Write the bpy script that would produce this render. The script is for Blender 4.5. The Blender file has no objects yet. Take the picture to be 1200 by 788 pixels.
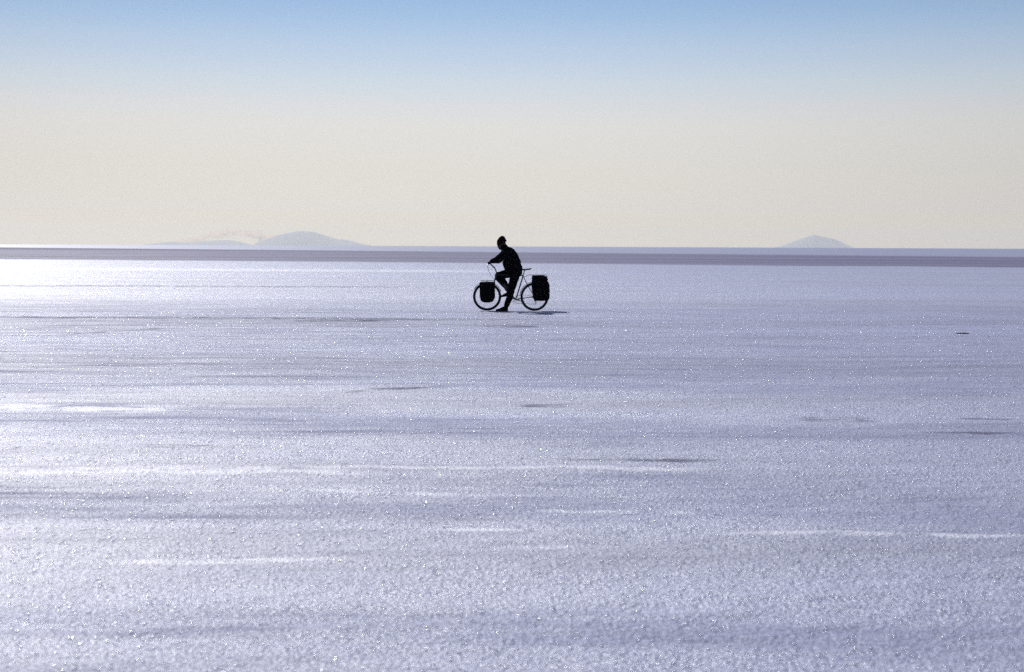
import bpy, bmesh, math, random
import numpy as np
from mathutils import Vector, Matrix
random.seed(7); rng = np.random.default_rng(11)
S = bpy.context.scene; C = S.collection
R = math.radians
RE = 6371000.0

# ------------------------------------------------------------------ helpers
def tag(o, label=None, cat=None, group=None, kind=None):
    if label: o['label'] = label
    if cat: o['category'] = cat
    if group: o['group'] = group
    if kind: o['kind'] = kind
    return o
def link(name, me, m=None, parent=None, loc=None):
    o = bpy.data.objects.new(name, me); C.objects.link(o)
    if m is not None: me.materials.append(m)
    if parent is not None: o.parent = parent
    if loc is not None: o.location = loc
    return o
def obj(name, bm, m, parent=None, smooth=True, loc=None):
    me = bpy.data.meshes.new(name)
    bmesh.ops.recalc_face_normals(bm, faces=bm.faces)
    bm.to_mesh(me); bm.free()
    if smooth:
        for p in me.polygons: p.use_smooth = True
        me.set_sharp_from_angle(angle=R(40))
    return link(name, me, m, parent, loc)
def empty(name, loc):
    o = bpy.data.objects.new(name, None); C.objects.link(o); o.location = loc
    o.empty_display_size = .2
    return o
def tube(bm, pts, r, seg=10, cap=True, closed=False):
    """a tube through pts; r a number or one radius per point"""
    pts = [Vector(p) for p in pts]; n = len(pts)
    rs = r if isinstance(r, (list, tuple)) else [r]*n
    rings = []; prev = None
    for i, p in enumerate(pts):
        if closed: d = pts[(i+1) % n]-pts[i-1]
        else: d = pts[min(i+1, n-1)]-pts[max(i-1, 0)]
        d.normalize()
        if prev is None:
            a = d.cross(Vector((0, 1, 0)))
            if a.length < .1: a = d.cross(Vector((1, 0, 0)))
        else: a = prev-d*prev.dot(d)
        a.normalize(); prev = a; b = d.cross(a)
        rings.append([bm.verts.new(p+(a*math.cos(2*math.pi*k/seg)+b*math.sin(2*math.pi*k/seg))*rs[i]) for k in range(seg)])
    m = n if closed else n-1
    for i in range(m):
        A, B = rings[i], rings[(i+1) % n]
        for k in range(seg):
            bm.faces.new((A[k], A[(k+1) % seg], B[(k+1) % seg], B[k]))
    if cap and not closed:
        bm.faces.new(rings[0][::-1]); bm.faces.new(rings[-1])
    return bm
def torus(bm, c, R0, r, seg=64, s2=10):
    tube(bm, [(c[0]+R0*math.cos(2*math.pi*k/seg), c[1], c[2]+R0*math.sin(2*math.pi*k/seg)) for k in range(seg)], r, s2, closed=True)
def prism(bm, outline, y0, y1, bevel=0, segs=3):
    """outline in (x, z) extruded from y0 to y1, edges rounded"""
    a = [bm.verts.new((x, y0, z)) for x, z in outline]; b = [bm.verts.new((x, y1, z)) for x, z in outline]
    n = len(a); fs = [bm.faces.new(a), bm.faces.new(b[::-1])]
    for i in range(n): fs.append(bm.faces.new((a[i], b[i], b[(i+1) % n], a[(i+1) % n])))
    if bevel:
        es = {e for f in fs for e in f.edges}
        bmesh.ops.bevel(bm, geom=list(es), offset=bevel, segments=segs, profile=.6, affect='EDGES')
def new(kind): return bmesh.new()

# ------------------------------------------------------------------ materials
def mat(name, col, rough=.6, metal=0., spec=.5, noise=None, bump=0., bscale=200.):
    m = bpy.data.materials.new(name); m.use_nodes = True
    nt = m.node_tree; b = nt.nodes['Principled BSDF']
    b.inputs['Base Color'].default_value = (*col, 1); b.inputs['Roughness'].default_value = rough
    b.inputs['Metallic'].default_value = metal; b.inputs['Specular IOR Level'].default_value = spec
    tc = nt.nodes.new('ShaderNodeTexCoord')
    if noise:
        n = nt.nodes.new('ShaderNodeTexNoise'); n.inputs['Scale'].default_value = noise; n.inputs['Detail'].default_value = 6
        nt.links.new(tc.outputs['Object'], n.inputs['Vector'])
        r = nt.nodes.new('ShaderNodeValToRGB')
        r.color_ramp.elements[0].position = .3; r.color_ramp.elements[1].position = .7
        r.color_ramp.elements[0].color = (*[c*.65 for c in col], 1); r.color_ramp.elements[1].color = (*[min(1, c*1.35) for c in col], 1)
        nt.links.new(n.outputs['Fac'], r.inputs['Fac']); nt.links.new(r.outputs['Color'], b.inputs['Base Color'])
    if bump:
        n = nt.nodes.new('ShaderNodeTexNoise'); n.inputs['Scale'].default_value = bscale; n.inputs['Detail'].default_value = 4
        nt.links.new(tc.outputs['Object'], n.inputs['Vector'])
        bp = nt.nodes.new('ShaderNodeBump'); bp.inputs['Strength'].default_value = bump; bp.inputs['Distance'].default_value = .004
        nt.links.new(n.outputs['Fac'], bp.inputs['Height']); nt.links.new(bp.outputs['Normal'], b.inputs['Normal'])
    return m
M_paint = mat('frame_paint', (.012, .012, .02), .35, 0, .4, noise=20)
M_steel = mat('worn_steel', (.25, .25, .27), .4, 1., noise=40)
M_rubber = mat('tyre_rubber', (.010, .010, .011), .9, 0, .1, noise=60, bump=.4, bscale=300)
M_black = mat('black_plastic', (.010, .010, .011), .6, 0, .25, noise=50)
M_bag = mat('pannier_fabric', (.006, .006, .007), .95, 0, .05, noise=30, bump=.5, bscale=250)
M_strap = mat('strap_webbing', (.010, .010, .012), .9, 0, .05, noise=120)
M_jacket = mat('jacket_cloth', (.0065, .0065, .008), 1., 0, .03, noise=14, bump=.6, bscale=40)
M_trouser = mat('trouser_cloth', (.006, .006, .0075), 1., 0, .03, noise=14, bump=.6, bscale=40)
M_knit = mat('hat_knit', (.008, .007, .008), 1., 0, .02, noise=30, bump=.8, bscale=160)
M_shoe = mat('shoe_leather', (.008, .007, .007), .8, 0, .1, noise=30)
M_skin = mat('sunburnt_skin', (.035, .018, .012), .6, 0, .3, noise=25)
M_eye = mat('eye_white', (.06, .055, .05), .3, 0, .5)
M_bottle = mat('bottle_plastic', (.05, .05, .06), .4, 0, .4)
M_stone = mat('dark_stone', (.025, .024, .026), .9, 0, .2, noise=30, bump=.6, bscale=60)
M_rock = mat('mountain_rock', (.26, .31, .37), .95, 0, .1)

# ------------------------------------------------------------------ camera
F = 1667.0                      # focal length in pixels of the 1200 px wide photograph
EYE = 1.55
cd = bpy.data.cameras.new('camera'); cam = bpy.data.objects.new('camera', cd); C.objects.link(cam); S.camera = cam
cd.sensor_width = 36; cd.lens = 36*F/1200; cd.clip_start = .1; cd.clip_end = 400000
PITCH = math.atan((394-287.9)/F); ROLL = R(.25)
cam.matrix_world = Matrix.Translation((0, 0, EYE)) @ Matrix.Rotation(R(90)-PITCH, 4, 'X') @ Matrix.Rotation(ROLL, 4, 'Z')
CM = cam.matrix_world.to_3x3()
cd.dof.use_dof = True; cd.dof.focus_distance = 33.0; cd.dof.aperture_fstop = 3.6
def ray(px, py):
    return (CM @ Vector(((px-600)/F, (394-py)/F, -1))).normalized()
def at(px, py):                 # pixel of the photograph -> point on the flat
    d = ray(px, py); return Vector((0, 0, EYE))+d*(-EYE/d.z)
def far(px, py, D):             # pixel -> point at horizontal distance D
    d = ray(px, py); return Vector((0, 0, EYE))+d*(D/math.hypot(d.x, d.y))

# ------------------------------------------------------------------ sun + sky
EL, AZ = R(40), R(-32)          # azimuth from +Y, negative = left
sd = Vector((math.sin(AZ)*math.cos(EL), math.cos(AZ)*math.cos(EL), math.sin(EL)))
sl = bpy.data.lights.new('sun', 'SUN'); sun = bpy.data.objects.new('sun', sl); C.objects.link(sun)
sl.energy = 4.4; sl.angle = R(.53); sl.color = (1, .975, .945)
sun.rotation_euler = sd.to_track_quat('Z', 'Y').to_euler(); sun.location = (0, 0, 50)
W = bpy.data.worlds.new('World'); S.world = W; W.use_nodes = True
nt = W.node_tree; nt.nodes.clear(); L = nt.links
sky = nt.nodes.new('ShaderNodeTexSky'); sky.sky_type = 'NISHITA'; sky.sun_disc = False
sky.sun_elevation = EL; sky.sun_rotation = AZ; sky.altitude = 3650; sky.air_density = 1.0; sky.dust_density = 1.2; sky.ozone_density = 1.0
tc = nt.nodes.new('ShaderNodeTexCoord'); sx = nt.nodes.new('ShaderNodeSeparateXYZ'); L.new(tc.outputs['Generated'], sx.inputs[0])
mr = nt.nodes.new('ShaderNodeMapRange'); mr.inputs['From Min'].default_value = 0; mr.inputs['From Max'].default_value = .3
L.new(sx.outputs['Z'], mr.inputs['Value'])
rp = nt.nodes.new('ShaderNodeValToRGB'); rp.color_ramp.interpolation = 'LINEAR'
SKY = [(0, (0.749, 0.561, 0.316)), (0.036, (0.749, 0.561, 0.316)), (0.086, (0.784, 0.593, 0.504)), (0.1757, (1.002, 0.708, 0.538)), (0.275, (1.265, 0.862, 0.617)), (0.3244, (1.302, 0.914, 0.678)), (0.3736, (1.243, 0.946, 0.727)), (0.4225, (1.159, 0.932, 0.773)), (0.4711, (1.05, 0.917, 0.797)), (0.5156, (0.901, 0.869, 0.811)), (0.5579, (0.807, 0.831, 0.808)), (1, (0.646, 0.706, 0.768))]
SKYGAIN = 1.2
els = rp.color_ramp.elements
while len(els) < len(SKY): els.new(.5)
for e, (p, c) in zip(els, SKY): e.position = p; e.color = (*c, 1)
L.new(mr.outputs[0], rp.inputs[0])
mx = nt.nodes.new('ShaderNodeMix'); mx.data_type = 'RGBA'; mx.blend_type = 'MULTIPLY'; mx.inputs[0].default_value = 1
L.new(sky.outputs[0], mx.inputs[6]); L.new(rp.outputs[0], mx.inputs[7])
bg = nt.nodes.new('ShaderNodeBackground')
ma = nt.nodes.new('ShaderNodeMath'); ma.operation = 'MULTIPLY_ADD'; ma.inputs[1].default_value = .22*.1*SKYGAIN; ma.inputs[2].default_value = .1*SKYGAIN
L.new(sx.outputs['X'], ma.inputs[0])
m2 = nt.nodes.new('ShaderNodeMath'); m2.operation = 'MULTIPLY'; L.new(sx.outputs['X'], m2.inputs[0]); L.new(sx.outputs['X'], m2.inputs[1])
m3 = nt.nodes.new('ShaderNodeMath'); m3.operation = 'MINIMUM'; L.new(m2.outputs[0], m3.inputs[0]); m3.inputs[1].default_value = .2
m4 = nt.nodes.new('ShaderNodeMath'); m4.operation = 'MULTIPLY_ADD'; L.new(m3.outputs[0], m4.inputs[0]); m4.inputs[1].default_value = -.7*.1*SKYGAIN; L.new(ma.outputs[0], m4.inputs[2])
L.new(m4.outputs[0], bg.inputs['Strength'])   # softer brightening towards the sun; both sides dimmed to paint in a vignette
L.new(mx.outputs[2], bg.inputs[0]); wo = nt.nodes.new('ShaderNodeOutputWorld'); L.new(bg.outputs[0], wo.inputs[0])

# ------------------------------------------------------------------ numpy gradient noise
_P = rng.permutation(512); _G = rng.uniform(0, 2*math.pi, 512)
def perlin(x, y):
    xi = np.floor(x).astype(int); yi = np.floor(y).astype(int); xf = x-xi; yf = y-yi
    def g(ix, iy, dx, dy):
        a = _G[_P[(_P[ix % 512]+iy) % 512]]; return np.cos(a)*dx+np.sin(a)*dy
    u = xf*xf*xf*(xf*(xf*6-15)+10); v = yf*yf*yf*(yf*(yf*6-15)+10)
    a = g(xi, yi, xf, yf); b = g(xi+1, yi, xf-1, yf); c = g(xi, yi+1, xf, yf-1); d = g(xi+1, yi+1, xf-1, yf-1)
    return (a+u*(b-a))+v*((c+u*(d-c))-(a+u*(b-a)))
RIDER = at(600, 364.6)
def relief(x, y):
    D = np.hypot(x, y)
    def fade(a): return np.clip(1.6-D/a, 0, 1)
    h = .030*perlin(x/9.+3, y/3.1)+.016*perlin(x/3.3, y/1.25+9)*fade(150)
    h = h+.009*perlin(x/1.1, y/.55)*fade(50)+.0045*perlin(x/.36, y/.21)*fade(22)+.003*perlin(x/.15+5, y/.11)*fade(13)
    h = h*np.clip(1.5-D/1500, 0, 1)
    dr = np.hypot((x-RIDER.x)/2.2, (y-RIDER.y)/1.6)
    return h*np.clip(dr-.55, 0.0, 1)
# the flat: one sheet, bent to the curve of the earth, out to 60 km
inv = np.concatenate([np.linspace(1/2.6, 1/180, 560)])
rad = np.concatenate([[.25, .7, 1.4, 2.1], 1/inv, np.geomspace(190, 53500, 70)])
ang = np.concatenate([np.linspace(-.44, .44, 820), np.linspace(.44, 2*math.pi-.44, 110)[1:-1]])
nr, na = len(rad), len(ang)
RR, AA = np.meshgrid(rad, ang, indexing='ij')
X = RR*np.sin(AA); Y = RR*np.cos(AA); Z = relief(X, Y)-RR**2/(2*RE)
co = np.concatenate([np.stack([X, Y, Z], -1).reshape(-1, 3), [[0, 0, 0]]])
i = np.arange(nr-1)[:, None]*na; j = np.arange(na)[None]; j2 = (j+1) % na
q = np.stack([i+j, i+j2, i+na+j2, i+na+j], -1).reshape(-1, 4)[:, ::-1]
tri = np.stack([np.full(na, nr*na), np.arange(na), (np.arange(na)+1) % na], -1)[:, ::-1]
me = bpy.data.meshes.new('salt_flat'); nq, ntg = len(q), len(tri)
me.vertices.add(len(co)); me.vertices.foreach_set('co', co.astype(np.float32).ravel())
me.loops.add(nq*4+ntg*3); me.loops.foreach_set('vertex_index', np.concatenate([q.ravel(), tri.ravel()]).astype(np.int32))
me.polygons.add(nq+ntg); me.polygons.foreach_set('loop_start', np.concatenate([np.arange(nq)*4, nq*4+np.arange(ntg)*3]).astype(np.int32))
me.update(calc_edges=True); me.validate()
me.polygons.foreach_set('use_smooth', np.ones(len(me.polygons), bool))

# salt material
SALT = (.340, .345, .487); WET = (.128, .118, .208)
m = bpy.data.materials.new('salt_crust'); m.use_nodes = True; nt = m.node_tree; N = nt.nodes; L = nt.links; B = N['Principled BSDF']
geo = N.new('ShaderNodeNewGeometry'); pos = geo.outputs['Position']
def mapping(sc, off=(0, 0, 0)):
    mp = N.new('ShaderNodeMapping'); mp.inputs['Scale'].default_value = sc; mp.inputs['Location'].default_value = off
    L.new(pos, mp.inputs[0]); return mp.outputs[0]
def noise(v, scale=1., detail=2., rough=.5):
    n = N.new('ShaderNodeTexNoise'); n.inputs['Scale'].default_value = scale; n.inputs['Detail'].default_value = detail; n.inputs['Roughness'].default_value = rough
    L.new(v, n.inputs['Vector']); return n.outputs['Fac']
def math_(op, a, b=None, c=None, clamp=False):
    n = N.new('ShaderNodeMath'); n.operation = op; n.use_clamp = clamp
    for k, v in enumerate((a, b, c)):
        if v is None: continue
        if isinstance(v, (int, float)): n.inputs[k].default_value = v
        else: L.new(v, n.inputs[k])
    return n.outputs[0]
def rng_(v, a, b, c=0., d=1., t='SMOOTHSTEP'):
    n = N.new('ShaderNodeMapRange'); n.interpolation_type = t
    for k, w in zip(('From Min', 'From Max', 'To Min', 'To Max'), (a, b, c, d)): n.inputs[k].default_value = w
    L.new(v, n.inputs['Value']); return n.outputs[0]
def mixc(f, a, b):
    n = N.new('ShaderNodeMix'); n.data_type = 'RGBA'; L.new(f, n.inputs[0])
    for k, v in ((6, a), (7, b)):
        if isinstance(v, tuple): n.inputs[k].default_value = (*v, 1)
        else: L.new(v, n.inputs[k])
    return n.outputs[2]
sp = N.new('ShaderNodeSeparateXYZ'); L.new(pos, sp.inputs[0]); px_, py_ = sp.outputs[0], sp.outputs[1]
# long drifts of drier and damper crust
drift = noise(mapping((.05, .30, 0)), 1, 5, .55)
drift2 = noise(mapping((.35, 2.2, 0), (7, 3, 0)), 1, 4, .6)
grain = noise(mapping((1, 1, 0)), 30, 3, .65)
c1 = mixc(rng_(drift, .35, .65), tuple(c*.84 for c in SALT), tuple(c*1.12 for c in SALT))
c2 = mixc(rng_(drift2, .30, .70), (.91, .91, .92), (1.07, 1.07, 1.07))
mu = N.new('ShaderNodeMix'); mu.data_type = 'RGBA'; mu.blend_type = 'MULTIPLY'; mu.inputs[0].default_value = 1; L.new(c1, mu.inputs[6]); L.new(c2, mu.inputs[7])
gr = mixc(rng_(grain, .32, .68), (.70, .71, .76), (1.24, 1.23, 1.18))
mu2 = N.new('ShaderNodeMix'); mu2.data_type = 'RGBA'; mu2.blend_type = 'MULTIPLY'; mu2.inputs[0].default_value = 1; L.new(mu.outputs[2], mu2.inputs[6]); L.new(gr, mu2.inputs[7])
# the damp violet band across the far flat: near edge runs from 138 m (left) to 110 m (right)
edge = math_('ADD', py_, math_('MULTIPLY', px_, .30))
wob = math_('MULTIPLY', math_('SUBTRACT', noise(mapping((.012, .03, 0)), 1, 5), .5), 10)
edge = math_('ADD', math_('ADD', edge, wob), math_('MULTIPLY', math_('SUBTRACT', noise(mapping((.06, .5, 0)), 1, 4), .5), 14))
near_in = rng_(edge, 118, 129)
far_out = rng_(math_('ADD', py_, math_('MULTIPLY', px_, 1.1)), 300, 380)
band = math_('MULTIPLY', near_in, math_('SUBTRACT', 1, math_('MULTIPLY', far_out, .62)))
lay = noise(mapping((.0015, .05, 0)), 1, 3, .6)
wetc = mixc(rng_(lay, .35, .65), tuple(c*.72 for c in WET), tuple(c*1.35 for c in WET))
col = mixc(band, mu2.outputs[2], wetc)
L.new(col, B.inputs['Base Color'])
ro = math_('ADD', math_('SUBTRACT', rng_(math_('ADD', math_('MULTIPLY', drift, .6), math_('MULTIPLY', drift2, .4)), .35, .65, .58, .38), math_('MULTIPLY', far_out, .08)), math_('MULTIPLY', band, .25))
L.new(ro, B.inputs['Roughness'])
B.inputs['IOR'].default_value = 1.9
# polished, hard-packed drifts (they mirror the low sun) between duller ones
wv = math_('MULTIPLY', math_('SUBTRACT', noise(mapping((.16, .5, 0), (2, 8, 0)), 1, 4), .5), 5)
yy = math_('ADD', py_, wv)
def hump(a, b, c, d):
    return math_('MULTIPLY', rng_(yy, a, b), math_('SUBTRACT', 1, rng_(yy, c, d)))
pol0 = math_('MULTIPLY', math_('SUBTRACT', 1, rng_(yy, 4.6, 5.6)), .75)
pol = math_('ADD', math_('ADD', pol0, hump(5.3, 6.4, 7.6, 8.4)), math_('ADD', hump(8.6, 9.4, 10.6, 11.6), math_('ADD', hump(12.8, 13.6, 14.4, 15.4), math_('MULTIPLY', hump(33, 46, 300, 400), 1.1))))
streak = noise(mapping((.55, 7, 0), (1, 4, 0)), 1, 4, .6)
ro2 = ro
ro2 = math_('SUBTRACT', ro2, rng_(streak, .35, .7, -.06, .12))
L.new(ro2, B.inputs['Roughness'])
spl = math_('ADD', math_('ADD', math_('ADD', math_('MULTIPLY', pol, .62), math_('MULTIPLY', far_out, 1.8)), .06), math_('MULTIPLY', rng_(streak, .36, .66), .28))
spl = math_('MULTIPLY', math_('ADD', spl, rng_(drift2, .35, .65, -.05, .12)), math_('SUBTRACT', 1, math_('MULTIPLY', band, .79)), clamp=True)
L.new(spl, B.inputs['Specular IOR Level'])
thin = rng_(noise(mapping((.22, 3.2, 0), (11, 2, 0)), 1, 5, .62), .71, .83)
dk = N.new('ShaderNodeMix'); dk.data_type = 'RGBA'; dk.blend_type = 'MULTIPLY'; L.new(math_('MULTIPLY', thin, .8), dk.inputs[0]); L.new(col, dk.inputs[6]); dk.inputs[7].default_value = (.55, .55, .62, 1)
# single dark furrows and pale streaks painting sun glare into the crust colour, each where it lies on the flat
wob1 = math_('MULTIPLY', math_('SUBTRACT', noise(mapping((.9, 1.5, 0), (4, 4, 0)), 1, 5, .6), .5), 1.0)
brk = rng_(noise(mapping((2.2, 5, 0), (9, 1, 0)), 1, 4, .6), .38, .56)
def line_mask(x0, x1, y0, wid, y1=None):
    a, b = at(x0, y0), at(x1, y1 or y0)
    sl_ = (b.y-a.y)/(b.x-a.x); L_ = (b.x-a.x)/2; cx = (a.x+b.x)/2; cy_ = (a.y+b.y)/2; sc_ = cy_*.035
    u = math_('SUBTRACT', px_, cx)
    d = math_('ADD', math_('SUBTRACT', math_('SUBTRACT', py_, cy_), math_('MULTIPLY', u, sl_)), math_('MULTIPLY', wob1, sc_))
    w_ = cy_*cy_/(EYE*F)*wid
    m_ = math_('SUBTRACT', 1, rng_(math_('ABSOLUTE', d), w_*.35, w_))
    e_ = math_('SUBTRACT', 1, rng_(math_('ABSOLUTE', u), L_*.6, L_))
    return math_('MULTIPLY', math_('MULTIPLY', m_, e_), brk)
def many(segs):
    t = None
    for q_ in segs:
        t = line_mask(*q_) if t is None else math_('MAXIMUM', t, line_mask(*q_))
    return t
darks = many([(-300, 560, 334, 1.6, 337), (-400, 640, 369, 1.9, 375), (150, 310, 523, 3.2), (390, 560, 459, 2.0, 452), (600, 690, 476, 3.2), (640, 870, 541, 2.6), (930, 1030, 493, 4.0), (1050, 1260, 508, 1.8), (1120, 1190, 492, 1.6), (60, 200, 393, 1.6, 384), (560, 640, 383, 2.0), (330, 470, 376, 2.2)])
glare_lines = many([(800, 1260, 625, 3.4, 629), (-200, 480, 553, 6.0, 551), (350, 860, 547, 2.6, 551), (620, 830, 597, 2.4, 601), (-150, 240, 478, 6.0, 480), (500, 620, 619, 2.4), (330, 640, 573, 2.4, 580), (-300, 700, 313, 2.0, 319), (120, 420, 655, 4), (560, 760, 640, 2.6)])
pc = N.new('ShaderNodeMix'); pc.data_type = 'RGBA'; L.new(math_('MULTIPLY', glare_lines, .75), pc.inputs[0]); L.new(dk.outputs[2], pc.inputs[6]); pc.inputs[7].default_value = (.66, .65, .76, 1)
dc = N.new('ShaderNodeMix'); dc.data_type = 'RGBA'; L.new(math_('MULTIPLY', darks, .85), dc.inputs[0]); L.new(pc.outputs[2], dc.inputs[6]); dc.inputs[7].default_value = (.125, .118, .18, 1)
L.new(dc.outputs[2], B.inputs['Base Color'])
glit = rng_(noise(mapping((1, 1, 0), (6, 2, 0)), 55, 2, .6), .40, .66, .42, 2.3)   # bright crystal faces among dull crust grains
spl = math_('MULTIPLY', spl, glit)
spl = math_('MULTIPLY', math_('ADD', spl, math_('MULTIPLY', glare_lines, .7)), math_('SUBTRACT', 1, math_('MULTIPLY', darks, .9)), clamp=True)
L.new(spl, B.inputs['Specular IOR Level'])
# crust relief below the size of the mesh
fine = math_('ADD', math_('MULTIPLY', noise(mapping((1, 1, 0)), 38, 3, .65), .019), math_('MULTIPLY', noise(mapping((1, 1, 0), (3, 1, 0)), 95, 2, .6), .007))
mid = math_('MULTIPLY', noise(mapping((1, 2.2, 0)), 2.6, 4, .6), .035)
h = math_('ADD', fine, mid)
bp = N.new('ShaderNodeBump'); bp.inputs['Strength'].default_value = 1; bp.inputs['Distance'].default_value = 1.0
L.new(h, bp.inputs['Height']); L.new(bp.outputs[0], B.inputs['Normal'])
M_salt = m
tag(link('salt_flat', me, m), 'pale violet salt flat running out to the horizon', 'ground', kind='structure')

# loose salt crystals that flash in the sun
def crystals():
    n = 60000
    D = np.sqrt(rng.uniform(3.2**2, 48**2, n)); D[:n//9] = rng.uniform(3.4, 12, n//9); a = rng.uniform(-.42, .42, n)
    keep = rng.uniform(0, 1, n) < np.clip(1.9-D/19, .0, 1)*.9; D = D[keep]; a = a[keep]; n = len(D)
    x = D*np.sin(a); y = D*np.cos(a); z = relief(x, y)-D*D/(2*RE)
    s = rng.uniform(.005, .009, n)*(1+D/20)*(1+.15*np.clip((12-D)/6, 0, 1))
    base = np.array([[1, 0, 0], [-1, 0, 0], [0, 1, 0], [0, -1, 0], [0, 0, .65], [0, 0, -.65]], float)
    fc = np.array([[0, 2, 4], [2, 1, 4], [1, 3, 4], [3, 0, 4], [2, 0, 5], [1, 2, 5], [3, 1, 5], [0, 3, 5]])
    yaw = rng.uniform(0, 2*math.pi, n); ta = rng.uniform(0, 2*math.pi, n); th = np.abs(rng.normal(0, .28, n))
    # tilt by th about a level axis at ta, after a turn by yaw
    w = np.cos(th/2)*np.cos(yaw/2); k_ = np.cos(th/2)*np.sin(yaw/2); i_ = np.sin(th/2)*np.cos(ta+yaw/2-yaw); j_ = np.sin(th/2)*np.sin(ta+yaw/2-yaw)
    Rm = np.stack([1-2*(j_*j_+k_*k_), 2*(i_*j_-k_*w), 2*(i_*k_+j_*w), 2*(i_*j_+k_*w), 1-2*(i_*i_+k_*k_), 2*(j_*k_-i_*w), 2*(i_*k_-j_*w), 2*(j_*k_+i_*w), 1-2*(i_*i_+j_*j_)], -1).reshape(n, 3, 3)
    v = np.einsum('nij,kj->nki', Rm, base)*s[:, None, None]+np.stack([x, y, z+s*.12], -1)[:, None]
    f = (fc[None]+(np.arange(n)*6)[:, None, None]).reshape(-1, 3)
    me = bpy.data.meshes.new('salt_crystals')
    me.vertices.add(n*6); me.vertices.foreach_set('co', v.astype(np.float32).ravel())
    me.loops.add(len(f)*3); me.loops.foreach_set('vertex_index', f.astype(np.int32).ravel())
    me.polygons.add(len(f)); me.polygons.foreach_set('loop_start', (np.arange(len(f))*3).astype(np.int32))
    me.update(calc_edges=True)
    mm = bpy.data.materials.new('salt_crystal'); mm.use_nodes = True; nt = mm.node_tree; nt.nodes.clear()
    t = nt.nodes.new('ShaderNodeBsdfTransparent'); g_ = nt.nodes.new('ShaderNodeBsdfGlossy')
    t.inputs['Color'].default_value = (.97, .97, .99, 1); g_.inputs['Roughness'].default_value = .22
    x_ = nt.nodes.new('ShaderNodeMixShader'); x_.inputs[0].default_value = .2; o = nt.nodes.new('ShaderNodeOutputMaterial')
    nt.links.new(t.outputs[0], x_.inputs[1]); nt.links.new(g_.outputs[0], x_.inputs[2]); nt.links.new(x_.outputs[0], o.inputs[0])
    tag(link('salt_crystals', me, mm), 'glittering loose salt crystals strewn over the near crust', 'salt crystals', kind='stuff')
crystals()

# ------------------------------------------------------------------ mountains, cloud
def mountain(name, label, D, xl, xr, prof, seed, depth=.6):
    """prof: list of (photo x, photo y) along the skyline; built as a solid of real height and depth"""
    pl, pr = far(xl, 287, D), far(xr, 287, D)
    c = (pl+pr)/2; hw = (pr-pl).length/2; ax = (pr-pl).normalized(); ay = Vector((-ax.y, ax.x, 0)); 
    xs = [p[0] for p in prof]; zs = [far(p[0], p[1], D).z for p in prof]
    g = -D*D/(2*RE)
    nx, ny = 150, 70; vs = []; fs = []
    for iy in range(ny+1):
        t = iy/ny*2-1
        for ix in range(nx+1):
            s = ix/nx*2-1; X_ = c+ax*(s*hw*1.02)+ay*(t*hw*depth)
            sk = float(np.interp(xl+(s+1)/2*(xr-xl), xs, zs))-g
            fall = max(0., 1-abs(t)**1.3)
            n1 = float(perlin(np.array([s*5+seed]), np.array([t*5])))+.5*float(perlin(np.array([s*13+seed]), np.array([t*12])))+.25*float(perlin(np.array([s*30]), np.array([t*28+seed])))
            hgt = sk*(fall*(1+.04*n1*min(1, abs(t)*4))) if sk > 0 else 0
            vs.append((X_.x, X_.y, g-5+max(0, hgt)))
    for iy in range(ny):
        for ix in range(nx):
            a = iy*(nx+1)+ix; fs.append((a, a+1, a+nx+2, a+nx+1))
    me = bpy.data.meshes.new(name); me.from_pydata(vs, [], fs); me.update()
    for p in me.polygons: p.use_smooth = True
    tag(link(name, me, M_rock), label, 'mountain', kind='structure')
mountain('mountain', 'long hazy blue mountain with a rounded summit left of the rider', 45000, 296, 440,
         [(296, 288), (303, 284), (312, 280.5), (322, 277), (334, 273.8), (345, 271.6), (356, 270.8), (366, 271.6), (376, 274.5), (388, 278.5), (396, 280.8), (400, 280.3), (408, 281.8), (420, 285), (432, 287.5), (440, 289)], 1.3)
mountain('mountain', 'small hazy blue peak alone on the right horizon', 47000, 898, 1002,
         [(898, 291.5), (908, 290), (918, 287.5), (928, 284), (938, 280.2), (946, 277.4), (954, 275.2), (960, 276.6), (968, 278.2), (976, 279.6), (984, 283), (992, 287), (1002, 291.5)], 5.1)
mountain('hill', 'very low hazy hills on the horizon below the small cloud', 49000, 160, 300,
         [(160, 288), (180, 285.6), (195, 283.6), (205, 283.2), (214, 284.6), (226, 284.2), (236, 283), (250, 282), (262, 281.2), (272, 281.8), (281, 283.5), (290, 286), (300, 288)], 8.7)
def cloud_mat():
    m = bpy.data.materials.new('cloud_vapour'); m.use_nodes = True; nt = m.node_tree; nt.nodes.clear()
    v = nt.nodes.new('ShaderNodeVolumePrincipled'); v.inputs['Color'].default_value = (1, .76, .40, 1); v.inputs['Density'].default_value = .005; v.inputs['Anisotropy'].default_value = .6
    o = nt.nodes.new('ShaderNodeOutputMaterial'); nt.links.new(v.outputs[0], o.inputs['Volume']); return m
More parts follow.
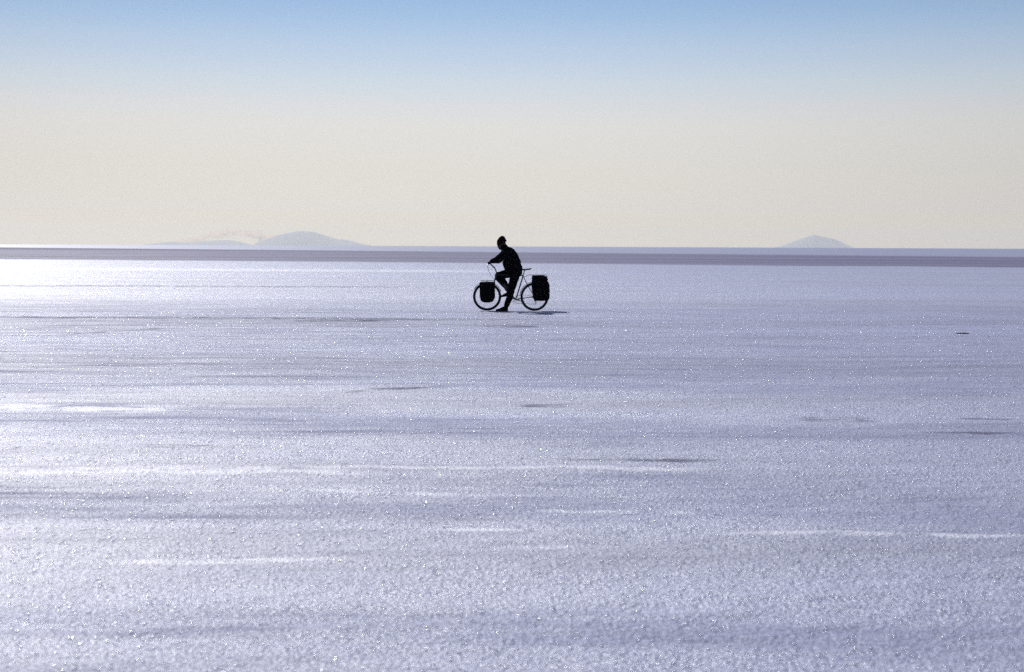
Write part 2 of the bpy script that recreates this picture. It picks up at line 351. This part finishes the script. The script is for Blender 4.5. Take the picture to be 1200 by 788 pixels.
def cloud():
    D = 72000; g = new(0)
    line = [(211, 281), (218, 278.5), (226, 276.8), (234, 277.4), (241, 274), (248, 272.6), (256, 272), (262, 268.6), (268, 267.6), (276, 268), (285, 268.8), (293, 270.2), (300, 269), (304, 271), (309, 275.5), (316, 275)]
    for k, (x, y) in enumerate(line):
        for q_ in range(15):
            xx = x+random.uniform(-4.5, 4.5); yy = min(285, y+1.5+abs(random.gauss(0, 3.4))); r = random.uniform(1.5, 2.9)*D/F
            c = far(xx, yy, D+random.uniform(-600, 600))
            bmesh.ops.create_icosphere(g, subdivisions=3, radius=r, matrix=Matrix.Translation(c) @ Matrix.Scale(random.uniform(1.2, 2.0), 4, (1, 0, 0)))
    for v in g.verts:
        n = perlin(np.array([v.co.x/90.]), np.array([v.co.z/70.+v.co.y/110.]))[0]
        v.co += v.normal*(n*12)
    me = bpy.data.meshes.new('t'); g.to_mesh(me); g.free(); t_ = link('t', me)
    r_ = t_.modifiers.new('r', 'REMESH'); r_.mode = 'VOXEL'; r_.voxel_size = 22
    o = bake(t_, 'cloud', cloud_mat())
    tag(o, 'small ragged peach coloured cloud low beside the left mountain', 'cloud', kind='thing')

# air
def haze():
    b = new(0); s = 54000; z0, z1 = -s*s/RE-40, 620.
    bmesh.ops.create_cube(b, size=1, matrix=Matrix.Translation((0, 0, (z0+z1)/2)) @ Matrix.Diagonal((2*s, 2*s, z1-z0, 1)))
    m = bpy.data.materials.new('haze'); m.use_nodes = True; nt = m.node_tree; nt.nodes.clear()
    pv = nt.nodes.new('ShaderNodeVolumePrincipled'); pv.inputs['Color'].default_value = (.87, .872, .835, 1); pv.inputs['Density'].default_value = HAZE
    pv.inputs['Anisotropy'].default_value = .25
    o = nt.nodes.new('ShaderNodeOutputMaterial'); nt.links.new(pv.outputs[0], o.inputs['Volume'])
    tag(obj('haze', b, m, smooth=False), 'thin pale haze over the salt flat', 'haze', kind='stuff')
HAZE = 2.9e-5
haze()
# ------------------------------------------------------------------ bicycle (local x: back of bike is +x, y: away from camera, z up)
BIKE = Vector((RIDER.x, RIDER.y, -RIDER.y**2/(2*RE)+.002))
bike = empty('bicycle', BIKE)
tag(bike, 'black touring bicycle with loaded front and rear racks under the rider', 'bicycle')
FW, RW, WR = (-.592, 0, .337), (.532, 0, .337), .335
BBP = Vector((.09, 0, .27))
HT, HB = Vector((-.362, 0, .88)), Vector((-.410, 0, .735))
ST = Vector((.262, 0, .84))
g = new(0)
tube(g, [HT, HB], .019); tube(g, [HT+(HB-HT)*.15, ST], .0145); tube(g, [HT+(HB-HT)*.8, BBP], .017); tube(g, [BBP, ST], .0155)
tube(g, [BBP+Vector((0, -.034, 0)), BBP+Vector((0, .034, 0))], .021, 14)
for s in (-1, 1):
    tube(g, [BBP+Vector((.02, s*.02, 0)), Vector((.16, s*.03, .285)), Vector((RW[0], s*.062, RW[2]))], [.011, .011, .008])
    tube(g, [ST+Vector((.005, s*.012, -.02)), Vector((.33, s*.035, .68)), Vector((RW[0], s*.062, RW[2]))], [.008, .009, .007])
    bmesh.ops.create_cone(g, segments=10, radius1=.017, radius2=.017, depth=.006, cap_ends=True, matrix=Matrix.Translation((RW[0], s*.062, RW[2])) @ Matrix.Rotation(R(90), 4, 'X'))
frame = obj('frame', g, M_paint, bike)
g = new(0)
tube(g, [HB+Vector((.003, 0, .01)), Vector((-.418, 0, .705))], .016)
tube(g, [(-.418, -.052, .705), (-.418, .052, .705)], .014)
for s in (-1, 1):
    tube(g, [(-.418, s*.050, .71), (-.455, s*.052, .60), (-.505, s*.052, .47), (-.56, s*.052, .375), (FW[0], s*.052, FW[2])], [.013, .013, .011, .009, .008])
obj('fork', g, M_paint, bike)
def wheel(c, rear):
    g = new(0); torus(g, c, WR-.021, .021, 96, 12); w = obj('tyre', g, M_rubber)
    g = new(0)
    for k in range(72):
        pass
    torus(g, c, WR-.046, .008, 96, 8); torus(g, c, WR-.056, .005, 96, 6)
    rim = obj('rim', g, M_steel)
    g = new(0)
    for k in range(32):
        a = 2*math.pi*k/32; s = 1 if k % 2 else -1; b = a+(.9 if (k//2) % 2 else -.9)
        tube(g, [(c[0]+.022*math.cos(b), s*.032, c[2]+.022*math.sin(b)), (c[0]+(WR-.055)*math.cos(a), 0, c[2]+(WR-.055)*math.sin(a))], .0013, 5)
    spk = obj('spokes', g, M_steel)
    g = new(0); tube(g, [(c[0], -.055, c[2]), (c[0], .055, c[2])], .010, 12)
    for s in (-1, 1): tube(g, [(c[0], s*.030, c[2]), (c[0], s*.035, c[2])], .027, 16)
    hub = obj('hub', g, M_steel)
    root = empty('wheel', (0, 0, 0)); root.parent = bike
    for o in (w, rim, spk, hub): o.parent = root
    return root
wheel(FW, 0); rw = wheel(RW, 1)
g = new(0)
for k in range(6): tube(g, [(RW[0], .036+k*.004, RW[2]), (RW[0], .038+k*.004, RW[2])], .052-.005*k, 24)
obj('sprocket', g, M_steel, rw)
# mudguards
for c, a0, a1 in ((FW, 20, 150), (RW, 5, 175)):
    g = new(0)
    prev = None
    for k in range(33):
        a = R(a0+(a1-a0)*k/32); rr = WR+.018; row = []
        for yy, dr in ((-.026, -.010), (-.018, 0), (0, .005), (.018, 0), (.026, -.010)):
            row.append(g.verts.new((c[0]+(rr+dr)*math.cos(a), yy, c[2]+(rr+dr)*math.sin(a))))
        if prev:
            for q_ in range(4): g.faces.new((prev[q_], prev[q_+1], row[q_+1], row[q_]))
        prev = row
    bmesh.ops.solidify(g, geom=g.faces[:], thickness=.0015)
    obj('mudguard', g, M_black, bike)
# crankset, pedals, chain
cr = empty('crankset', (0, 0, 0)); cr.parent = bike
g = new(0); torus(g, (BBP.x, .045, BBP.z), .088, .004, 44, 6); torus(g, (BBP.x, .049, BBP.z), .066, .004, 40, 6)
for k in range(5):
    a = 2*math.pi*k/5; tube(g, [(BBP.x, .046, BBP.z), (BBP.x+.088*math.cos(a), .046, BBP.z+.088*math.sin(a))], .006, 6)
obj('chainring', g, M_steel, cr)
CA = Vector((-.165, 0, .045)).normalized()*.17
for s, sg in ((1, 1), (-1, -1)):
    e = BBP+CA*sg
    g = new(0); tube(g, [BBP+Vector((0, s*.03, 0)), BBP+Vector((0, s*.068, 0))], .012); tube(g, [BBP+Vector((0, s*.066, 0)), e+Vector((0, s*.072, 0))], [.013, .010])
    ck = obj('crank_arm', g, M_steel, cr)
    g = new(0); tube(g, [e+Vector((0, s*.07, 0)), e+Vector((0, s*.17, 0))], .008)
    for dx in (-.035, .035): tube(g, [e+Vector((dx, s*.085, 0)), e+Vector((dx, s*.165, 0))], .008, 8)
    for yy in (.085, .165): tube(g, [e+Vector((-.035, s*yy, 0)), e+Vector((.035, s*yy, 0))], .007, 8)
    obj('pedal', g, M_black, cr)
g = new(0)
a0 = []
tube(g, [(BBP.x, .045, BBP.z+.088), (RW[0], .045, RW[2]+.045)], .0042, 6)
tube(g, [(BBP.x, .045, BBP.z-.088), (.44, .045, .165), (.535, .045, .155), (.575, .045, .175), (.572, .045, .20), (.548, .045, .235), (.50, .045, .30)], .0042, 6)
obj('chain', g, M_steel, bike)
g = new(0); tube(g, [(.545, .06, .315), (.560, .058, .262), (.565, .055, .225)], .011); tube(g, [(.565, .048, .235), (.57, .048, .17)], .008)
torus(g, (.553, .045, .232), .020, .005, 16, 6); torus(g, (.560, .045, .170), .020, .005, 16, 6)
obj('derailleur', g, M_steel, bike)
# seat post, saddle
g = new(0); tube(g, [ST+(BBP-ST)*.1, Vector((.290, 0, .955))], .0125); tube(g, [(.270, -.02, .955), (.325, -.02, .965)], .006); tube(g, [(.270, .02, .955), (.325, .02, .965)], .006)
obj('seatpost', g, M_steel, bike)
g = new(0); prev = None; n_ = 15
for k in range(n_):
    t = k/(n_-1); x = .165+.29*t
    w = .018+.055*max(0, (t-.35)/.65)**1.1 if t > .35 else .018+.004*t
    if t > .93: w *= .9
    z = 1.0-.012*math.sin(t*math.pi)+.022*t; row = []
    th = .022+.014*t
    for a in range(12):
        q_ = 2*math.pi*a/12; cz = math.sin(q_); row.append(g.verts.new((x, w*math.cos(q_)*(.25 if t in (0, 1) else 1), z-th*.5+(th*.5 if cz > 0 else th*.7)*cz*(.4 if t in (0, 1) else 1))))
    if prev:
        for a in range(12): g.faces.new((prev[a], prev[(a+1) % 12], row[(a+1) % 12], row[a]))
    else: g.faces.new(row)
    prev = row
g.faces.new(prev)
sad = obj('saddle', g, M_black, bike)
g = new(0)
for s in (-1, 1): tube(g, [(.20, s*.010, .982), (.25, s*.022, .963), (.34, s*.022, .968), (.43, s*.035, .995)], .0035, 6)
obj('saddle_rail', g, M_steel, sad)
# stem, bar, levers, grips
g = new(0); tube(g, [HT+Vector((.004, 0, -.01)), Vector((-.400, 0, .985)), Vector((-.418, 0, 1.02)), Vector((-.44, 0, 1.05))], .013); tube(g, [(-.425, 0, 1.02), (-.49, 0, 1.085), (-.525, 0, 1.122)], .014)
tube(g, [(-.525, -.024, 1.122), (-.525, .024, 1.122)], .020)
obj('stem', g, M_black, bike)
bar = empty('handlebar', (0, 0, 0)); bar.parent = bike
g = new(0); tube(g, [(-.540, -.30, 1.135), (-.548, -.20, 1.136), (-.530, -.08, 1.124), (-.525, 0, 1.122), (-.530, .08, 1.124), (-.548, .20, 1.136), (-.540, .30, 1.135)], .0115)
obj('bar', g, M_steel, bar)
for s in (-1, 1):
    g = new(0); tube(g, [(-.547, s*.185, 1.136), (-.540, s*.305, 1.135)], .0155, 12); obj('grip', g, M_black, bar)
    g = new(0); tube(g, [(-.550, s*.165, 1.132), (-.580, s*.185, 1.105), (-.590, s*.27, 1.078)], [.010, .007, .006], 8); obj('brake_lever', g, M_steel, bar)
g = new(0)
for s in (-1, 1): tube(g, [(-.555, s*.165, 1.128), (-.578, s*.14, 1.06), (-.565, s*.09, .96), (-.51, s*.05, .85), (-.43, s*.02, .76)], .0028, 5)
obj('brake_cable', g, M_black, bike)
# bottle on down tube
bt = empty('bottle_cage', (0, 0, 0)); bt.parent = bike
dn = (BBP-HB).normalized(); up = Vector((dn.z, 0, -dn.x))
if up.z < 0: up = -up
p0 = HB+dn*.20+up*.055; p1 = p0+dn*.19
g = new(0); tube(g, [p0, p0+dn*.02, p0+dn*.04, p1], [.014, .016, .036, .036], 16); obj('bottle', g, M_bottle, bt)
g = new(0)
for t in (.07, .15):
    c = p0+dn*t; tube(g, [c+(up*math.cos(a)+Vector((0, 1, 0))*math.sin(a))*.039 for a in [2*math.pi*k/16 for k in range(16)]], .003, 6, closed=True)
tube(g, [p0+dn*.04-up*.039, p1-up*.039], .004, 6); obj('cage', g, M_steel, bt)
# racks
g = new(0)
for s in (-1, 1):
    tube(g, [(.285, s*.045, .80), (.40, s*.06, .855), (.80, s*.06, .855), (.812, s*.03, .855), (.812, 0, .855)], .005, 6)
    for x in (.50, .62, .76): tube(g, [(x, s*.06, .855), (RW[0], s*.075, RW[2]+.01)], .004, 6)
for x in (.42, .50, .58, .66, .74): tube(g, [(x, -.06, .855), (x, .06, .855)], .004, 6)
obj('rear_rack', g, M_black, bike)
g = new(0)
for s in (-1, 1):
    tube(g, [(-.435, s*.04, .70), (-.45, s*.055, .715), (-.74, s*.055, .715), (-.75, 0, .715)], .005, 6)
    for x in (-.50, -.60, -.70): tube(g, [(x, s*.055, .715), (FW[0], s*.064, FW[2]+.01)], .004, 6)
for x in (-.48, -.56, -.64, -.72): tube(g, [(x, -.055, .715), (x, .055, .715)], .004, 6)
obj('front_rack', g, M_steel, bike)
g = new(0); tube(g, [(.812, 0, .855), (.818, 0, .82)], .006, 8); tube(g, [(.816, 0, .81), (.836, 0, .81)], .022, 14); obj('rear_reflector', g, mat('red_reflector', (.12, .005, .004), .2), bike)

# ------------------------------------------------------------------ panniers: things that hang from the racks
def pannier(label, outline, y0, y1, pocket, flap, straps, dx=0, dz=0):
    root = empty('pannier', BIKE+Vector((dx, 0, dz))); tag(root, label, 'pannier', 'panniers hung on the bicycle racks')
    s = -1 if y0+y1 < 0 else 1
    g = new(0); prism(g, outline, min(y0, y1), max(y0, y1), .022, 3)
    bmesh.ops.subdivide_edges(g, edges=[e for e in g.edges if e.calc_length() > .1], cuts=3, use_grid_fill=True)
    for v in g.verts: v.co += v.normal*float(perlin(np.array([v.co.x*9+dx*50]), np.array([v.co.z*9+v.co.y*7]))[0])*.012
    obj('bag_body', g, M_bag, root)
    g = new(0); prism(g, flap, min(y0, y1)-.008, max(y0, y1)+.008, .018, 3); obj('lid', g, M_bag, root)
    g = new(0); yo = y0 if abs(y0) > abs(y1) else y1
    prism(g, pocket, min(yo, yo+s*.035), max(yo, yo+s*.035), .012, 3); obj('pocket', g, M_bag, root)
    for x, z0, z1 in straps:
        g = new(0); tube(g, [(x, yo+s*.012, z1), (x, yo+s*.040, z1-.05), (x, yo+s*.042, (z0+z1)/2), (x, yo+s*.039, z0)], .006, 6); obj('strap', g, M_strap, root)
    g = new(0)
    xs = [p[0] for p in outline]; cx = (min(xs)+max(xs))/2; zt = max(p[1] for p in outline)
    yi = y1 if yo == y0 else y0
    for d in (-.09, .09):
        g = new(0); tube(g, [(cx+d, yi, zt-.06), (cx+d, yi-s*.012, zt-.02), (cx+d, yi-s*.02, zt+.002)], .005, 6); obj('hook', g, M_black, root)
    return root
fo = [(-.755, .655), (-.425, .655), (-.418, .56), (-.415, .30), (-.45, .225), (-.52, .205), (-.66, .205), (-.735, .24), (-.765, .36), (-.762, .56)]
ff = [(-.772, .672), (-.412, .672), (-.413, .60), (-.77, .60)]
fp = [(-.735, .52), (-.45, .52), (-.45, .28), (-.52, .25), (-.66, .25), (-.735, .28)]
ro_ = [(.475, .80), (.70, .82), (.79, .785), (.825, .66), (.862, .64), (.868, .57), (.84, .53), (.845, .44), (.868, .41), (.862, .30), (.82, .25), (.52, .25), (.495, .36), (.455, .62)]
rf_ = [(.47, .845), (.72, .85), (.79, .82), (.83, .745), (.80, .72), (.46, .74)]
rp_ = [(.53, .60), (.79, .60), (.81, .36), (.78, .29), (.55, .29)]
pannier('black front pannier on the near side of the front wheel', fo, -.075, -.20, fp, ff, [(-.68, .33, .66), (-.50, .33, .66)])
pannier('black front pannier mostly hidden on the far side of the front wheel', fo, .075, .20, fp, ff, [(-.68, .33, .66), (-.50, .33, .66)], .010, .012)
pannier('large black rear pannier on the near side of the rear wheel', ro_, -.085, -.25, rp_, rf_, [(.74, .36, .80), (.57, .36, .80)])
pannier('large black rear pannier showing behind the near one at the tail', ro_, .085, .25, rp_, rf_, [(.74, .36, .80), (.57, .36, .80)], .030, -.008)

# ------------------------------------------------------------------ the rider
DG = None
def bake(o, name, m, parent=None, loc=None):
    """apply modifiers of a temporary object"""
    dg = bpy.context.evaluated_depsgraph_get(); dg.update()
    me = bpy.data.meshes.new_from_object(o.evaluated_get(dg)); me.name = name; me.materials.clear()
    bpy.data.objects.remove(o, do_unlink=True)
    for p in me.polygons: p.use_smooth = True
    return link(name, me, m, parent, loc)
def limb_obj(verts, edges, radii, seg=20):
    """closed tapered limbs with rounded joints, overlapping; union() fuses them into one surface"""
    g = new(0)
    def rad2(r): return r if isinstance(r, tuple) else (r, r)
    for v, r in zip(verts, radii):
        rx, ry = rad2(r)
        bmesh.ops.create_icosphere(g, subdivisions=3, radius=1, matrix=Matrix.Translation(v) @ Matrix.Diagonal((rx, ry, min(rx, ry), 1)))
    for a, b in edges:
        A, B = Vector(verts[a]), Vector(verts[b]); ra, rb = rad2(radii[a]), rad2(radii[b]); d = (B-A).normalized()
        wide = ra[0] != ra[1] or rb[0] != rb[1]
        u = Vector((0, 1, 0)); u = (u-d*u.dot(d))
        if u.length < .2: u = Vector((1, 0, 0))-d*d.x
        u.normalize(); w = d.cross(u); rings = []
        for t in (0, .25, .5, .75, 1):
            p = A.lerp(B, t); ru = ra[1]*(1-t)+rb[1]*t; rw = ra[0]*(1-t)+rb[0]*t
            rings.append([g.verts.new(p+u*math.cos(2*math.pi*k/seg)*ru+w*math.sin(2*math.pi*k/seg)*rw) for k in range(seg)])
        for P_, Q_ in zip(rings, rings[1:]):
            for k in range(seg): g.faces.new((P_[k], P_[(k+1) % seg], Q_[(k+1) % seg], Q_[k]))
        g.faces.new(rings[0][::-1]); g.faces.new(rings[-1])
    bmesh.ops.recalc_face_normals(g, faces=g.faces)
    me = bpy.data.meshes.new('t'); g.to_mesh(me); g.free(); return link('t', me)
def union(tmp, voxel, smooth_it=4):
    """join temporary objects into one continuous surface"""
    bm = bmesh.new(); dg = bpy.context.evaluated_depsgraph_get(); dg.update()
    for o in tmp:
        me = bpy.data.meshes.new_from_object(o.evaluated_get(dg)); bm.from_mesh(me)
    for o in tmp: bpy.data.objects.remove(o, do_unlink=True)
    me = bpy.data.meshes.new('t'); bm.to_mesh(me); bm.free(); o = link('t', me)
    r = o.modifiers.new('r', 'REMESH'); r.mode = 'VOXEL'; r.voxel_size = voxel
    s = o.modifiers.new('c', 'CORRECTIVE_SMOOTH') if False else o.modifiers.new('c', 'SMOOTH'); s.factor = .5; s.iterations = smooth_it
    return o
def blob(c, r, rot=None, sub=3, fn=None):
    g = new(0); bmesh.ops.create_icosphere(g, subdivisions=sub, radius=1)
    Mx = Matrix.Translation(c) @ (rot.to_4x4() if rot else Matrix.Identity(4)) @ Matrix.Diagonal((*r, 1))
    if fn:
        for v in g.verts: v.co = fn(v.co)
    bmesh.ops.transform(g, matrix=Mx, verts=g.verts)
    me = bpy.data.meshes.new('t'); g.to_mesh(me); g.free(); return link('t', me)
cloud()
# skeleton joints
J = dict(pel=(.10, 0, .965), wst=(.045, 0, 1.12), chs=(-.015, 0, 1.28), uch=(-.09, 0, 1.40), nck=(-.165, 0, 1.475), hd0=(-.228, 0, 1.52))
head_c = Vector((-.262, 0, 1.578)); HR = Matrix.Rotation(R(-24), 3, 'Y')   # looks down along -x
LH, LK, LA = (.085, -.095, .92), (-.015, -.135, .515), (-.140, -.165, .105)
RH, RK, RA = (.085, .095, .92), (-.330, .115, .832), (-.055, .125, .445)
def arm(s):
    return (-.125, s*.185, 1.395), (-.330, s*.325, 1.215), (-.490, s*.228, 1.170), (-.538, s*.232, 1.158)
V = [J['pel'], J['wst'], J['chs'], J['uch'], J['nck'], J['hd0']]; E = [(0, 1), (1, 2), (2, 3), (3, 4), (4, 5)]
Rr = [(.13, .15), (.115, .14), (.12, .16), (.10, .15), .058, .055]
def add(p, r, to):
    V.append(p); Rr.append(r); E.append((to, len(V)-1)); return len(V)-1
for (H, K, A), toe in (((LH, LK, LA), (-.285, -.17, .035)), ((RH, RK, RA), (-.20, .13, .365))):
    a = add(H, .085, 0); b = add(K, .055, a); mid_ = add(tuple((Vector(K)*.65+Vector(A)*.35+Vector((.02, 0, 0)))), .052, b); c = add(A, .036, mid_); d = add(toe, .032, c)
for s in (-1, 1):
    sh, el, wr, hn = arm(s); a = add(sh, .06, 3); b = add(el, .042, a); c = add(wr, .027, b); d = add(hn, (.030, .022), c)
parts = [limb_obj(V, E, Rr)]
# head: skull, jaw, nose, ears, brow, lips
parts.append(blob(head_c+Vector((.012, 0, .022)), (.098, .078, .098)))
def hp(x, y, z): return head_c+HR @ Vector((x, y, z))
parts.append(blob(hp(-.030, 0, -.055), (.066, .058, .062)))
parts.append(blob(hp(-.068, 0, -.098), (.026, .028, .020)))
parts.append(blob(hp(-.094, 0, -.022), (.014, .012, .026), HR @ Matrix.Rotation(R(20), 3, 'Y')))
parts.append(blob(hp(-.090, 0, .022), (.014, .050, .010), HR))
parts.append(blob(hp(-.090, 0, -.066), (.012, .026, .006), HR)); parts.append(blob(hp(-.088, 0, -.078), (.012, .023, .006), HR))
for s in (-1, 1):
    parts.append(blob(hp(.012, s*.079, -.015), (.018, .008, .032), HR))
    parts.append(blob(hp(-.060, s*.040, -.035), (.030, .022, .022), HR))
# hands: palm, five fingers closed round the grip
for s in (-1, 1):
    gx, gz = -.544, 1.1355
    for f, (yy, r) in enumerate(((.200, .0095), (.221, .0098), (.242, .0095), (.262, .0085))):
        rr = .0265+.002; pts = [(-.515, s*(.212+(yy-.231)*.7), 1.163)]
        for a in (75, 120, 165, 215, 262):
            pts.append((gx+rr*math.cos(R(a))*1.05-.004, s*yy, gz+rr*math.sin(R(a))))
        parts.append(limb_obj(pts, [(k, k+1) for k in range(len(pts)-1)], [r*1.05, r*1.05, r, r, r*.92, r*.8], 12))
    pts = [(-.508, s*.205, 1.155), (-.517, s*.185, 1.143), (-.527, s*.178, 1.120), (-.542, s*.185, 1.106)]
    parts.append(limb_obj(pts, [(0, 1), (1, 2), (2, 3)], [.013, .012, .0105, .009], 12))
    parts.append(blob((-.517, s*.228, 1.160), (.030, .038, .014), Matrix.Rotation(R(20), 3, 'Y')))
P = bake(union(parts, .0065, 3), 'person', M_skin, None, BIKE)
tag(P, 'person in dark jacket and knit hat astride the loaded bicycle, one foot down', 'person')
for s in (-1, 1):
    o = blob(hp(-.076, s*.031, .000), (.010, .010, .010), sub=2); me = o.data; bpy.data.objects.remove(o); me.name = 'eye'
    link('eye', me, M_eye, P)
# knit hat with a pointed crown
def hatfn(v):
    v = v.copy()
    if v.z > .55: t = (v.z-.55)/.45; v.z += .34*t; v.x += .20*t
    return v
o1 = blob(head_c+Vector((.014, 0, .048)), (.120, .098, .110), Matrix.Rotation(R(-8), 3, 'Y'), 4, hatfn)
g = new(0)
rim_pts = []
for k in range(32):
    a = 2*math.pi*k/32; rim_pts.append(head_c+Vector((.010, 0, .030))+HR @ Vector((.110*math.cos(a), .091*math.sin(a), .0)))
tube(g, rim_pts, .016, 8, closed=True); me = bpy.data.meshes.new('t'); g.to_mesh(me); g.free(); o2 = link('t', me)
bmx = bmesh.new(); bmx.from_mesh(o1.data)
geo_ = bmesh.ops.bisect_plane(bmx, geom=bmx.verts[:]+bmx.edges[:]+bmx.faces[:], plane_co=head_c+Vector((.01, 0, .018)), plane_no=-(HR @ Vector((0, 0, 1))), clear_outer=True)
bmesh.ops.holes_fill(bmx, edges=[e for e in bmx.edges if e.is_boundary], sides=0)
bmx.to_mesh(o1.data); bmx.free()
hat = bake(union([o1, o2], .006, 3), 'knit_hat', M_knit, P)
for p_ in (): pass
# short hair at the nape
h_ = blob(head_c+Vector((.055, 0, -.015)), (.055, .070, .060)); me = h_.data; bpy.data.objects.remove(h_); me.name = 'hair'
link('hair', me, mat('dark_hair', (.012, .009, .007), .8, 0, .1, noise=80), P)
# jacket: body, sleeves, collar
V = []; E = []; Rr = []
def addj(p, r, to=None):
    V.append(p); Rr.append(r)
    if to is not None: E.append((to, len(V)-1))
    return len(V)-1
a = addj((.035, 0, 1.00), (.205, .195)); b = addj((-.012, 0, 1.13), (.222, .20), a); c = addj((-.040, 0, 1.28), (.180, .19), b); d = addj((-.100, 0, 1.385), (.135, .175), c); e = addj((-.165, 0, 1.455), (.092, .10), d); addj((-.200, 0, 1.51), (.088, .09), e)
for s in (-1, 1):
    sh, el, wr, hn = arm(s)
    k1 = addj(sh, .105, d); k2 = addj(el, .092, k1); k3 = addj(tuple(Vector(el)*.45+Vector(wr)*.55), .066, k2); k4 = addj(wr, .048, k3)
jk = union([limb_obj(V, E, Rr)], .011, 8)
jacket = bake(jk, 'jacket', M_jacket, P)
# folds
for v in jacket.data.vertices:
    n = float(perlin(np.array([v.co.x*11+v.co.y*5]), np.array([v.co.z*13+v.co.y*3]))[0]); v.co += v.normal*n*.014
# trousers
V = []; E = []; Rr = []
a = addj((.095, 0, 1.00), (.15, .155)); b = addj((.095, 0, .93), (.150, .15), a)
for H, K, A in ((LH, LK, LA), (RH, RK, RA)):
    k1 = addj(H, .118, b); km = addj(tuple(Vector(H)*.5+Vector(K)*.5), .106, k1); k2 = addj(K, .088, km); k3 = addj(tuple(Vector(K)*.55+Vector(A)*.45+Vector((.015, 0, 0))), .080, k2); k4 = addj(tuple(Vector(K)*.08+Vector(A)*.92), .064, k3)
tr = bake(union([limb_obj(V, E, Rr)], .011, 8), 'trousers', M_trouser, P)
for v in tr.data.vertices:
    n = float(perlin(np.array([v.co.x*12+v.co.y*5]), np.array([v.co.z*12+v.co.y*3]))[0]); v.co += v.normal*n*.012
# shoes
def shoe(A, toe, heel_drop, s):
    A = Vector(A); T = Vector(toe); d = (T-A); d.y = 0; d.normalize(); 
    ang_ = math.atan2(-d.z, -d.x)
    return A, T
def make_shoe(origin, pitch, yaw=0):
    g = new(0)
    # sections along the foot from heel (t=0) to toe (t=1); x forward negative
    sec = [(.055, .020, .030, .050), (.045, .034, .036, .085), (.010, .037, .040, .110), (-.035, .037, .043, .105), (-.08, .036, .046, .082), (-.13, .034, .050, .065), (-.18, .033, .050, .054), (-.22, .030, .042, .044), (-.238, .022, .026, .034)]
    prev = None
    for x, _, w, h in sec:
        row = []
        for k in range(14):
            q_ = 2*math.pi*k/14; cy, cz = math.cos(q_), math.sin(q_)
            z = h*.5+h*.5*cz if cz > -.3 else 0
            row.append(g.verts.new((x, w*(abs(cy)**.7)*(1 if cy > 0 else -1), max(0, z))))
        if prev:
            for k in range(14): g.faces.new((prev[k], prev[(k+1) % 14], row[(k+1) % 14], row[k]))
        else: g.faces.new(row)
        prev = row
    g.faces.new(prev)
    tube(g, [(.012, 0, .06), (.012, 0, .135)], [.042, .046], 14)
    Mx = Matrix.Translation(origin) @ Matrix.Rotation(yaw, 4, 'Z') @ Matrix.Rotation(pitch, 4, 'Y')
    bmesh.ops.transform(g, matrix=Mx, verts=g.verts)
    return obj('shoe', g, M_shoe, P)
make_shoe((-.148, -.165, .002), 0)
make_shoe((-.055, .125, .352), R(-10))

# ------------------------------------------------------------------ stone
st = at(1128, 391.5); g = new(0)
bmesh.ops.create_icosphere(g, subdivisions=4, radius=1)
for v in g.verts:
    n = float(perlin(np.array([v.co.x*2+3]), np.array([v.co.y*2+v.co.z]))[0]); v.co *= 1+.3*n
    v.co.x *= .125; v.co.y *= .035; v.co.z *= .011
tag(obj('stone', g, M_stone, None, True, (st.x, st.y, float(relief(np.array([st.x]), np.array([st.y]))[0])+.006)), 'thin dark flat stone lying alone on the salt at right', 'stone')

# ------------------------------------------------------------------ render settings
S.view_settings.view_transform = 'Standard'; S.view_settings.look = 'None'; S.view_settings.gamma = 1; S.view_settings.exposure = 0.0
S.render.engine = 'CYCLES'; cy = S.cycles
cy.use_denoising = False; cy.caustics_reflective = False; cy.caustics_refractive = False; cy.max_bounces = 7; cy.diffuse_bounces = 2; cy.volume_bounces = 4; cy.sample_clamp_indirect = 1.5; cy.sample_clamp_direct = 0
cy.use_adaptive_sampling = False; cy.volume_max_steps = 64
